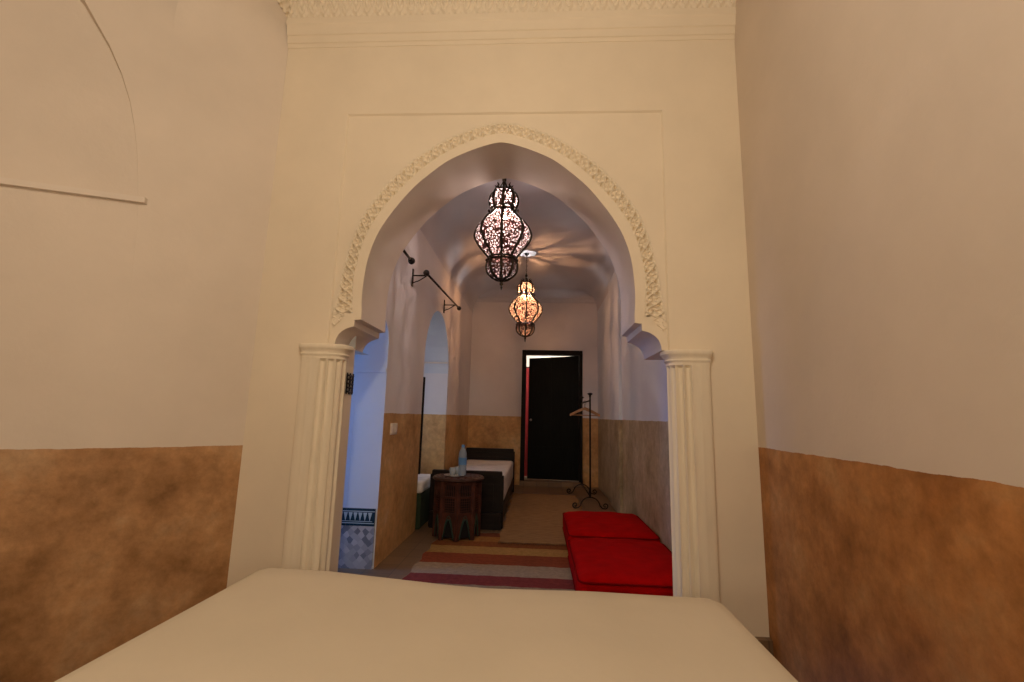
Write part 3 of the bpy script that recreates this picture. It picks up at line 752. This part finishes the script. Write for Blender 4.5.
def lantern(name, x, y, z0, sc, zc, lat, label, a0, ztop_light, bulb_mat):
    t = thing(name, label, 'lantern', (x, y, z0), radians(a0), group='pierced metal lanterns hanging in the archway axis')
    t.scale = (sc, sc, sc)
    def gore(prof, part):
        for k in range(8):
            bm = B(); rows = []
            for r, z in prof:
                row = []
                for q in range(5):
                    a = 2 * pi * (k + q / 4) / 8; rr = r * .985 * (1 + .02 * sin(pi * q / 4)) * (cos(pi / 8) / max(cos(pi / 8), cos((q / 4 - .5) * pi / 4)) * .5 + .5)
                    row.append(bm.verts.new((rr * cos(a), rr * sin(a), z)))
                rows.append(row)
            for A, C_ in zip(rows, rows[1:]):
                for q in range(4): bm.faces.new((A[q], A[q + 1], C_[q + 1], C_[q]))
            obj(part, bm, lat, t, True)
    gore(BULGE, 'glass_panel'); gore(DOME, 'dome_panel')
    gore(BOWL, 'bowl_panel')
    for k in range(8):
        a = 2 * pi * k / 8; bm = B()
        P = [(r * cos(a), r * sin(a), z) for r, z in DOME + BULGE + BOWL]
        tube(bm, P, .0115, 6)
        # small leaf at the shoulder and curl at the collar
        lathe(bm, [(.001, -.016), (.012, 0), (.001, .02)], (.118 * cos(a), .118 * sin(a), .588), 8)
        lathe(bm, [(.001, -.014), (.011, 0), (.001, .016)], (.124 * cos(a), .124 * sin(a), .17), 8)
        obj('rib', bm, M_BRASS, t, True)
    for z, r in ((.605, .099), (.58, .097), (.185, .111), (.163, .116), (.012, .03)):
        bm = B(); tube(bm, [(r * cos(2 * pi * q / 32), r * sin(2 * pi * q / 32), z) for q in range(32)], .008, 6, True); obj('ring', bm, M_BRASS, t, True)
    for zc_, rr in ((.5925, .1), (.174, .114)):   # scalloped collars between the paired rings
        bm = B(); tube(bm, [(rr * cos(2 * pi * q / 64), rr * sin(2 * pi * q / 64), zc_ + .011 * cos(pi * q / 4)) for q in range(64)], .0045, 5, True); obj('scalloped_collar', bm, M_BRASS, t, True)
    bm = B(); tube(bm, [(.055 * cos(2 * pi * q / 24), .055 * sin(2 * pi * q / 24), .768) for q in range(24)], .007, 6, True)
    for k in range(8):
        a = 2 * pi * k / 8; tube(bm, [(.052 * cos(a), .052 * sin(a), .768), (.072 * cos(a), .072 * sin(a), .782), (.060 * cos(a), .060 * sin(a), .798), (.075 * cos(a), .075 * sin(a), .812)], [.007, .010, .008, .003], 6)
    obj('crown', bm, M_BRASS, t, True)
    bm = B()
    for k in range(4):
        a = 2 * pi * k / 4 + .4; tube(bm, [(.054 * cos(a), .054 * sin(a), .77), (.03 * cos(a), .03 * sin(a), .80), (0, 0, .86)], .004, 5)
    lathe(bm, [(.006, .84), (.016, .85), (.018, .87), (.008, .885), (.006, .90)], n=12)
    obj('hanger', bm, M_BRASS, t, True)
    bm = B(); lathe(bm, [(.03, .018), (.032, .008), (.018, -.002), (.010, -.012), (.016, -.025), (.006, -.04), (.010, -.05), (.001, -.075)], n=14); obj('finial', bm, M_BRASS, t, True)
    # chain up to the ceiling
    bm = B(); z = .90; k = 0; top = (zc - z0) / sc
    while z < top - .02:
        zz = min(.034, top - z)
        P = [(.0075 * cos(q * pi / 4) * (1 if k % 2 else 0), .0075 * cos(q * pi / 4) * (0 if k % 2 else 1), z + zz / 2 + (zz / 2 + .003) * sin(q * pi / 4)) for q in range(8)]
        tube(bm, P, .0028, 5, True); z += zz - .004; k += 1
    obj('chain', bm, M_IRON, t, True)
    bm = B(); lathe(bm, [(.012, top - .03), (.03, top - .012), (.034, top)], n=16); obj('ceiling_rose', bm, M_IRON, t, True)
    bm = B(); lathe(bm, [(.004, .90), (.004, .64), (.014, .635), (.014, .60), (.011, .595)], n=10); obj('bulb_holder', bm, M_IRON, t, True)
    bm = B(); lathe(bm, [(.010, .597), (.016, .57), (.021, .55), (.020, .53), (.011, .515), (.001, .511)], n=14); obj('bulb', bm, bulb_mat, t, True)
    return t
lantern('hanging_lantern', L1[0], L1[1], 2.155, 1.0, FH, M_LAT1, 'large rosy-white pierced metal lantern hanging nearest, just behind the archway', 2, 0, M_BULB)
lantern('hanging_lantern', L2[0], L2[1], 2.13, .96, FH, M_LAT2, 'amber-glowing pierced metal lantern farther back, above the line to the dark door', 5, 0, M_BULB)

# ------------------------------------------------------------------ door
bm = B()
box(bm, DX0, DX0 + .07, FB - .03, FB + .14, 0, DZ1, .004); box(bm, DX1 - .05, DX1, FB - .03, FB + .14, 0, DZ1, .004); box(bm, DX0 + .0701, DX1 - .0501, FB - .03, FB + .14, DZ1 - .075, DZ1, .004)
d = struct('door_1', bm, M_DOORFRAME, label='near-black wooden door standing slightly ajar in the end wall')
leafL = DX1 - .052 - (DX0 + .07) - .045; ang = radians(-6)
lf = bpy.data.objects.new('door_leaf', None)
bm = B()
prism(bm, [(-leafL, .085), (0, .085), (0, 2.142), (-leafL, 2.098)], 0, .04, 'y')
for (xa, xb) in ((-leafL + .09, -leafL / 2 - .03), (-leafL / 2 + .03, -.09)):
    for (za, zb) in ((.2, .62), (.72, 1.3), (1.4, 2.02)): box(bm, xa, xb, -.012, .001, za, zb, .006)
lf = obj('door_leaf', bm, M_DOOR, d); lf.location = (DX1 - .055, FB + .06, 0); lf.rotation_euler = (0, 0, ang)
bm = B(); lathe(bm, [(.012, 0), (.012, .03), (.02, .035), (.02, .05), (.001, .055)], n=12)
for v in bm.verts: v.co = Vector((-leafL + .05 + v.co.x, -v.co.z - .001, 1.05 + v.co.y))
obj('door_knob', bm, M_SILVER, lf, True)
bm = B(); box(bm, DX0 + .0, DX1, FB - .10, FB + .14, 0, .075, .006); o = struct('trim_11', bm, M_FLOOR, label='raised tiled threshold under the door')
# hall seen through the gap
bm = B()
quad(bm, (-1.2, 9.6, 0), (1.4, 9.6, 0), (1.4, 9.6, 2.9), (-1.2, 9.6, 2.9)); quad(bm, (-1.2, FB + .15, 0), (-1.2, 9.6, 0), (-1.2, 9.6, 2.9), (-1.2, FB + .15, 2.9))
quad(bm, (1.4, FB + .15, 0), (1.4, 9.6, 0), (1.4, 9.6, 2.9), (1.4, FB + .15, 2.9)); quad(bm, (-1.2, FB, 2.9), (1.4, FB, 2.9), (1.4, 9.6, 2.9), (-1.2, 9.6, 2.9))
struct('wall_hall', bm, M_HALL, label='pale wall of the lit hall seen through the door gap')
bm = B(); P = []
for i in range(40):
    x = -.75 + i * .028; P.append((x, 8.85 + .02 * sin(i * 1.2)))
for a, b in zip(P, P[1:]): quad(bm, (a[0], a[1], .02), (b[0], b[1], .02), (b[0], b[1], 2.02), (a[0], a[1], 2.02))
r = bmesh.ops.extrude_face_region(bm, geom=bm.faces[:])
for v in r['geom']:
    if isinstance(v, bmesh.types.BMVert): v.co.y += .008
bmesh.ops.remove_doubles(bm, verts=bm.verts, dist=1e-5)
t = thing('curtain', 'red curtain glimpsed through the narrow gap of the dark door', 'curtain', (0, 0, 0))
obj('cloth', bm, M_CURT, t, True)
bm = B(); tube(bm, [(-.8, 8.855, 2.03), (.4, 8.855, 2.03)], .012, 8); obj('curtain_pole', bm, M_IRON, t, True)

# ------------------------------------------------------------------ daybed
t = thing('daybed', 'dark wooden daybed with a cream mattress against the left wall', 'daybed', (-.70, 5.97, 0))
hx, y0, y1 = .345, -1.12, 1.15
def panel(name, y, h, th=.04):
    bm = B()
    box(bm, -hx, hx, y - th / 2, y + th / 2, .10, h - .05, .004); box(bm, -hx - .012, hx + .012, y - th / 2 - .012, y + th / 2 + .012, h - .05, h, .006)
    box(bm, -hx + .07, hx - .07, y - th / 2 - .008, y - th / 2 + .001, .2, h - .12, .003)
    p = obj(name, bm, M_DARKWOOD, t)
    for sx in (-1, 1):
        bm = B(); box(bm, sx * hx - .028, sx * hx + .028, y - th / 2 - .006, y + th / 2 + .006, 0, h - .04, .004); obj('post', bm, M_DARKWOOD, p)
panel('footboard', y0, .545); panel('headboard', y1, .62)
for sx in (-1, 1):
    bm = B(); box(bm, sx * hx - .018, sx * hx + .018, y0 + .03, y1 - .03, .06, .19, .004); obj('side_rail', bm, M_DARKWOOD, t)
bm = B(); rbox(bm, -hx + .005, hx + .012, y0 + .03, y1 - .03, .19, .45, .03, 8); obj('mattress', bm, M_WHITECLOTH, t, True)
bm = B(); box(bm, -hx - .01, hx + .014, y0 - .10, y0 - .032, 0, .155, .008); obj('foot_step', bm, M_DARKWOOD, t)

# ------------------------------------------------------------------ alcove seat, cushion, shutter
bm = B(); box(bm, -1.84, -1.12, 4.66, 5.885, 0, .33, .008)
o = obj('window_bench', bm, M_GREENCLOTH); tag(o, 'low bench draped in dark green cloth inside the left alcove', 'bench')
bm = B(); rbox(bm, -1.84, -1.11, 4.66, 5.30, .332, .445, .03, 6)
o = obj('seat_cushion', bm, M_WHITECLOTH, None, True); tag(o, 'white seat cushion catching daylight on the alcove bench', 'cushion')
t = thing('window_shutter', 'dark wooden shutter leaf seen edge-on at the near side of the alcove', 'shutter', (-1.165, 4.64, .52))
bm = B(); box(bm, -.42, .03, -.012, .012, 0, .95, .003); obj('shutter_leaf', bm, M_DARKWOOD, t)
bm = B(); box(bm, -.36, -.03, .012, .02, .08, .42, .003); box(bm, -.36, -.03, .012, .02, .5, .87, .003); obj('shutter_panel', bm, M_DARKWOOD, t)
bm = B(); box(bm, FL - .45, FL - .01, 5.865, 5.899, 1.745, 1.765); struct('trim_12', bm, M_SOFFIT, label='thin ledge on the far side of the alcove')

# ------------------------------------------------------------------ octagonal carved table
TX, TY = -.725, 4.46
t = thing('octagonal_side_table', 'small octagonal carved wooden table with arched feet in front of the daybed', 'side table', (TX, TY, .0075), radians(9))
R_ = .205
def oc(r, k): a = 2 * pi * k / 8; return (r * cos(a), r * sin(a))
bm = B()
top = [oc(.235, k / 4) for k in range(32)]
lathe(bm, [(.205, .498), (.228, .502), (.238, .510), (.238, .522), (.230, .53), (.001, .53)], n=32); lid = obj('table_top', bm, M_TABLETOP, t, True, 30)
bm = B()
for r in (.20, .12): tube(bm, [(r * cos(2 * pi * q / 40), r * sin(2 * pi * q / 40), .5305) for q in range(40)], .0035, 5, True)
for k in range(16):
    a = 2 * pi * k / 16; lathe(bm, [(.011, .529), (.011, .532), (.001, .533)], (.16 * cos(a), .16 * sin(a), 0), 6)
obj('inlay', bm, M_REDWOOD, lid)
for k in range(8):
    p0, p1 = Vector((*oc(R_, k), 0)), Vector((*oc(R_, k + 1), 0)); d_ = (p1 - p0); W = d_.length; d_.normalize(); nn = Vector((d_.y, -d_.x, 0))
    if nn.dot(p0) < 0: nn = -nn
    def P(u, z, o_=0): q = p0 + d_ * u + nn * o_; return (q.x, q.y, z)
    def slab(bm, u0, u1, z0, z1, o0, o1, mi=0):
        vs = [bm.verts.new(P(u, z, o_)) for o_ in (o0, o1) for u, z in ((u0, z0), (u1, z0), (u1, z1), (u0, z1))]
        for f in ((0, 1, 2, 3), (7, 6, 5, 4), (0, 4, 5, 1), (1, 5, 6, 2), (2, 6, 7, 3), (3, 7, 4, 0)): bm.faces.new([vs[i] for i in f]).material_index = mi
    # corner leg
    bm = B(); c0 = Vector((*oc(R_, k), 0))
    lathe(bm, [(.017, 0), (.017, .497)], (c0.x * .985, c0.y * .985, 0), 8); obj('leg', bm, M_REDWOOD, t)
    # side panel: frame rails, black shade sheet, spindles, lattice, arch
    bm = B()
    for z0, z1 in ((.47, .497), (.355, .372), (.215, .235)): slab(bm, .014, W - .014, z0, z1, -.014, .004)
    # arch plate with a pointed opening
    n = 12; A = []
    for q in range(n + 1):
        s = q / n; u = .030 + (W - .06) * s; z = .03 + .150 * (1 - abs(2 * s - 1) ** 1.7); A.append((u, z))
    A = [(.030, .0)] + A + [(W - .030, .0)]
    for (ua, za), (ub, zb) in zip(A[1:-1], A[2:-1]):
        vs = [bm.verts.new(P(*p_)) for p_ in ((ua, za, 0), (ub, zb, 0), (ub, .215, 0), (ua, .215, 0))]; bm.faces.new(vs)
        vs = [bm.verts.new(P(*p_)) for p_ in ((ua, za, 0), (ub, zb, 0), (ub, zb, -.014), (ua, za, -.014))]; bm.faces.new(vs)
    for u0, u1 in ((.012, .030), (W - .030, W - .012)): slab(bm, u0, u1, 0, .49, -.014, 0)
    sp = obj('side_panel', bm, M_REDWOOD, t)
    bm = B(); slab(bm, .014, W - .014, .02, .49, -.03, -.02); obj('inside_shade', bm, M_INSIDESHADE, sp)  # black sheet standing in for the shade inside the table
    bm = B()
    for q in range(7):
        u = .026 + (W - .052) * q / 6; tube(bm, [P(u, .372, -.003), P(u, .40, -.003), P(u, .42, -.003), P(u, .44, -.003), P(u, .47, -.003)], [.004, .003, .0055, .003, .004], 6)
    for q in range(6):
        u = .026 + (W - .052) * q / 5; tube(bm, [P(u, .235, -.004), P(u, .355, -.004)], .003, 5)
    for q in range(5):
        z = .25 + .105 * q / 5; tube(bm, [P(.02, z, -.003), P(W - .02, z, -.003)], .003, 5)
    obj('spindle_lattice', bm, M_REDWOOD, sp)
    bm = B(); tube(bm, [P(u, max(z, .01), .002) for u, z in A], .006, 6); tube(bm, [P(u + (W / 2 - u) * .0, z + .028, .002) for u, z in A[2:-2]], .0035, 5)
    obj('arch_trim', bm, M_GREEN, sp, True)
zt = .0065 + .532
# tray, bottle, glasses
bm = B(); lathe(bm, [(.07, 0), (.085, .003), (.095, .010), (.098, .011), (.09, .004), (.07, .003), (.001, .003)], n=32)
o = obj('tray', bm, M_SILVER, None, True); o.location = (TX - .035, TY - .02, zt + .0015); tag(o, 'small round silver tray on the carved table', 'tray')
bt = thing('water_bottle', 'tall clear plastic water bottle standing on the carved table', 'bottle', (TX + .035, TY - .02, zt + .006))
bm = B(); lathe(bm, [(.001, .004), (.028, 0), (.036, .006), (.038, .02), (.036, .05), (.038, .055), (.036, .085), (.038, .09), (.038, .17), (.036, .178), (.037, .20), (.030, .225), (.018, .248), (.013, .258), (.013, .27), (.001, .27)], n=24)
obj('bottle_body', bm, M_BOTTLE, bt, True)
bm = B(); lathe(bm, [(.0385, .10), (.0385, .165)], n=24)
for f in [f for f in bm.faces if len(f.verts) > 4]: bm.faces.remove(f)
obj('label', bm, M_LABEL, bt, True)
bm = B(); lathe(bm, [(.0145, .258), (.0148, .278), (.013, .281), (.001, .281)], n=16); obj('cap', bm, M_CAP, bt, True, 40)
for (dx, dy, lb) in ((-.055, -.03, 'clear drinking glass on the tray, left of the water bottle'), (-.02, .045, 'clear drinking glass on the tray, behind the first glass')):
    bm = B(); lathe(bm, [(.022, 0), (.024, .002), (.03, .07), (.028, .07), (.0225, .006), (.001, .006)], n=20)
    o = obj('drinking_glass', bm, M_GLASS, None, True); o.location = (TX + dx, TY + dy, zt + .006); tag(o, lb, 'glass', 'glasses on the tray')

# ------------------------------------------------------------------ clothes rack and hangers
t = thing('clothes_rack', 'black wrought-iron clothes rack with scrolled feet by the right wall', 'clothes rack', (.655, 6.45, .0175))
def scroll(cx, cz, r0, s, n=20, turns=1.2):
    return [(cx + s * r0 * (1 - .72 * k / n) * cos(-pi / 2 + 0 + turns * 2 * pi * k / n), cz + r0 * (1 - .72 * k / n) * sin(-pi / 2 + turns * 2 * pi * k / n)) for k in range(n + 1)]
for yy in (-.55, .55):
    bm = B(); tube(bm, [(0, yy, .13), (0, yy, 1.36)], .011, 8); p = obj('upright', bm, M_IRON, t, True)
    bm = B(); lathe(bm, [(.011, 1.345), (.016, 1.355), (.012, 1.365), (.03, 1.378), (.036, 1.385), (.02, 1.395), (.001, 1.398)], (0, yy, 0), 14); obj('knob', bm, M_IRON, p, True)
    for s in (-1, 1):
        P2 = [(0, .14)] + [(s * .12 * sin(q * pi / 2 / 8), .02 + .12 * cos(q * pi / 2 / 8)) for q in range(1, 8)] + [(s * .145, .014)]
        sc_ = scroll(s * .18, .044, .034, s, 22, 1.15)
        bm = B(); tube(bm, [(x, yy, z) for x, z in P2 + sc_], .008, 7); obj('foot', bm, M_IRON, t, True)
    bm = B(); tube(bm, [(0, yy, .34), (0, yy * .93, .26), (0, yy * .80, .2), (0, yy * .78, .14), (0, yy * .86, .13), (0, yy * .87, .17)], .006, 6); obj('scroll_brace', bm, M_IRON, t, True)
bm = B(); tube(bm, [(0, -.55, 1.30), (0, .55, 1.30)], .009, 8); obj('top_rail', bm, M_IRON, t, True)
bm = B(); tube(bm, [(0, -.55, .15), (0, .55, .15)], .008, 8); obj('bottom_rail', bm, M_IRON, t, True)
def hanger(y, rz, label):
    t = thing('coat_hanger', label, 'coat hanger', (.655, y, 1.3245 + .0145 - .006), rz, 'wooden hangers on the clothes rack')
    bm = B(); P = [(-.195, -.20)] + [(-.195 + .39 * q / 16, -.10 - .095 * abs(q / 8 - 1) ** 1.25) for q in range(17)] + [(.195, -.20)]
    Pu = [(-.2 + .4 * q / 20, -.085 - .095 * abs(q / 10 - 1) ** 1.2) for q in range(21)]
    Pl = [(-.2 + .4 * q / 20, -.122 - .085 * abs(q / 10 - 1) ** 1.2) for q in range(21)]
    prism(bm, Pu + Pl[::-1], -.018, .018, 'y'); obj('shoulder', bm, M_WOOD, t)
    bm = B(); tube(bm, [(-.188, 0, -.194), (.188, 0, -.194)], .006, 8); obj('trouser_bar', bm, M_WOOD, t, True)
    bm = B(); tube(bm, [(0, 0, -.095), (0, 0, -.05), (.012, 0, -.035)] + [(.014 * cos(a) * 1.0, 0, -.012 + .014 * sin(a) * 1.0) for a in [radians(-40 + q * 28) for q in range(9)]], .0022, 6); obj('hook', bm, M_IRON, t, True)
hanger(6.50, .0, 'pale wooden hanger nearest on the iron clothes rack')
hanger(6.62, .12, 'wooden hanger hanging behind the first on the iron clothes rack')

# ------------------------------------------------------------------ curtain rods on the left wall
def rod(y0, y1, z0, z1, X, label, whole=True):
    t = thing('curtain_rod', label, 'curtain rod', (X, y0, z0), 0, 'iron curtain rods high on the left wall')
    L = y1 - y0; dz = z1 - z0
    bm = B(); tube(bm, [(0, 0, 0), (0, L, dz)], .010, 8); obj('pole', bm, M_IRON, t, True)
    for s, (yy, zz) in ((-1, (0, 0)), (1, (L, dz)))[0 if whole else 1:]:
        bm = B(); lathe(bm, [(.010, -.01), (.018, 0), (.012, .012), (.026, .03), (.028, .045), (.016, .065), (.001, .075)], n=12)
        for v in bm.verts: v.co = Vector((v.co.x, yy + s * v.co.z, zz + v.co.y))
        obj('finial', bm, M_IRON, t, True)
    for f_ in ((.03, .90) if whole else ()):
        yy, zz = L * f_, dz * f_; wx = FL - X
        bm = B(); tube(bm, [(0, yy, zz), (wx, yy, zz - .0)], .007, 7); tube(bm, [(-.02, yy, zz - .005), (wx * .6, yy, zz - .05), (wx, yy, zz - .07)], .005, 6)
        box(bm, wx + .001, wx + .010, yy - .016, yy + .016, zz - .10, zz + .06); obj('bracket', bm, M_IRON, t)
rod(3.96, 5.60, 2.335, 2.42, -1.0, 'black iron curtain rod above the arched alcove')
rod(3.151, 3.40, 2.285, 2.28, -1.0, 'short black iron rod end half hidden behind the archway', False)

# ------------------------------------------------------------------ small things on walls
t = thing('light_switch', 'ivory double switch plate on the ochre dado left of the daybed', 'switch', (FL + .001, 3.73, .978))
bm = B(); rbox(bm, 0, .008, -.085, .085, -.045, .045, .003, 2); obj('plate', bm, M_PLASTIC, t, True)
for s in (-1, 1):
    bm = B(); rbox(bm, .006, .014, s * .04 - .028, s * .04 + .028, -.03, .03, .003, 2); obj('rocker', bm, M_SOFFIT, t, True)
t = thing('door_latch', 'dark pierced iron latch on the jamb behind the left column', 'latch', (JL + .004, 2.84, 1.275))
bm = B()
for zz in (-.05, -.025, 0, .025, .05): tube(bm, [(.006 + .004 * sin(q * .9), -.05 + .1 * q / 6, zz) for q in range(7)], .006, 6)
for yy in (-.045, 0, .045): box(bm, 0, .006, yy - .006, yy + .006, -.065, .065)
obj('plate', bm, M_IRON, t)
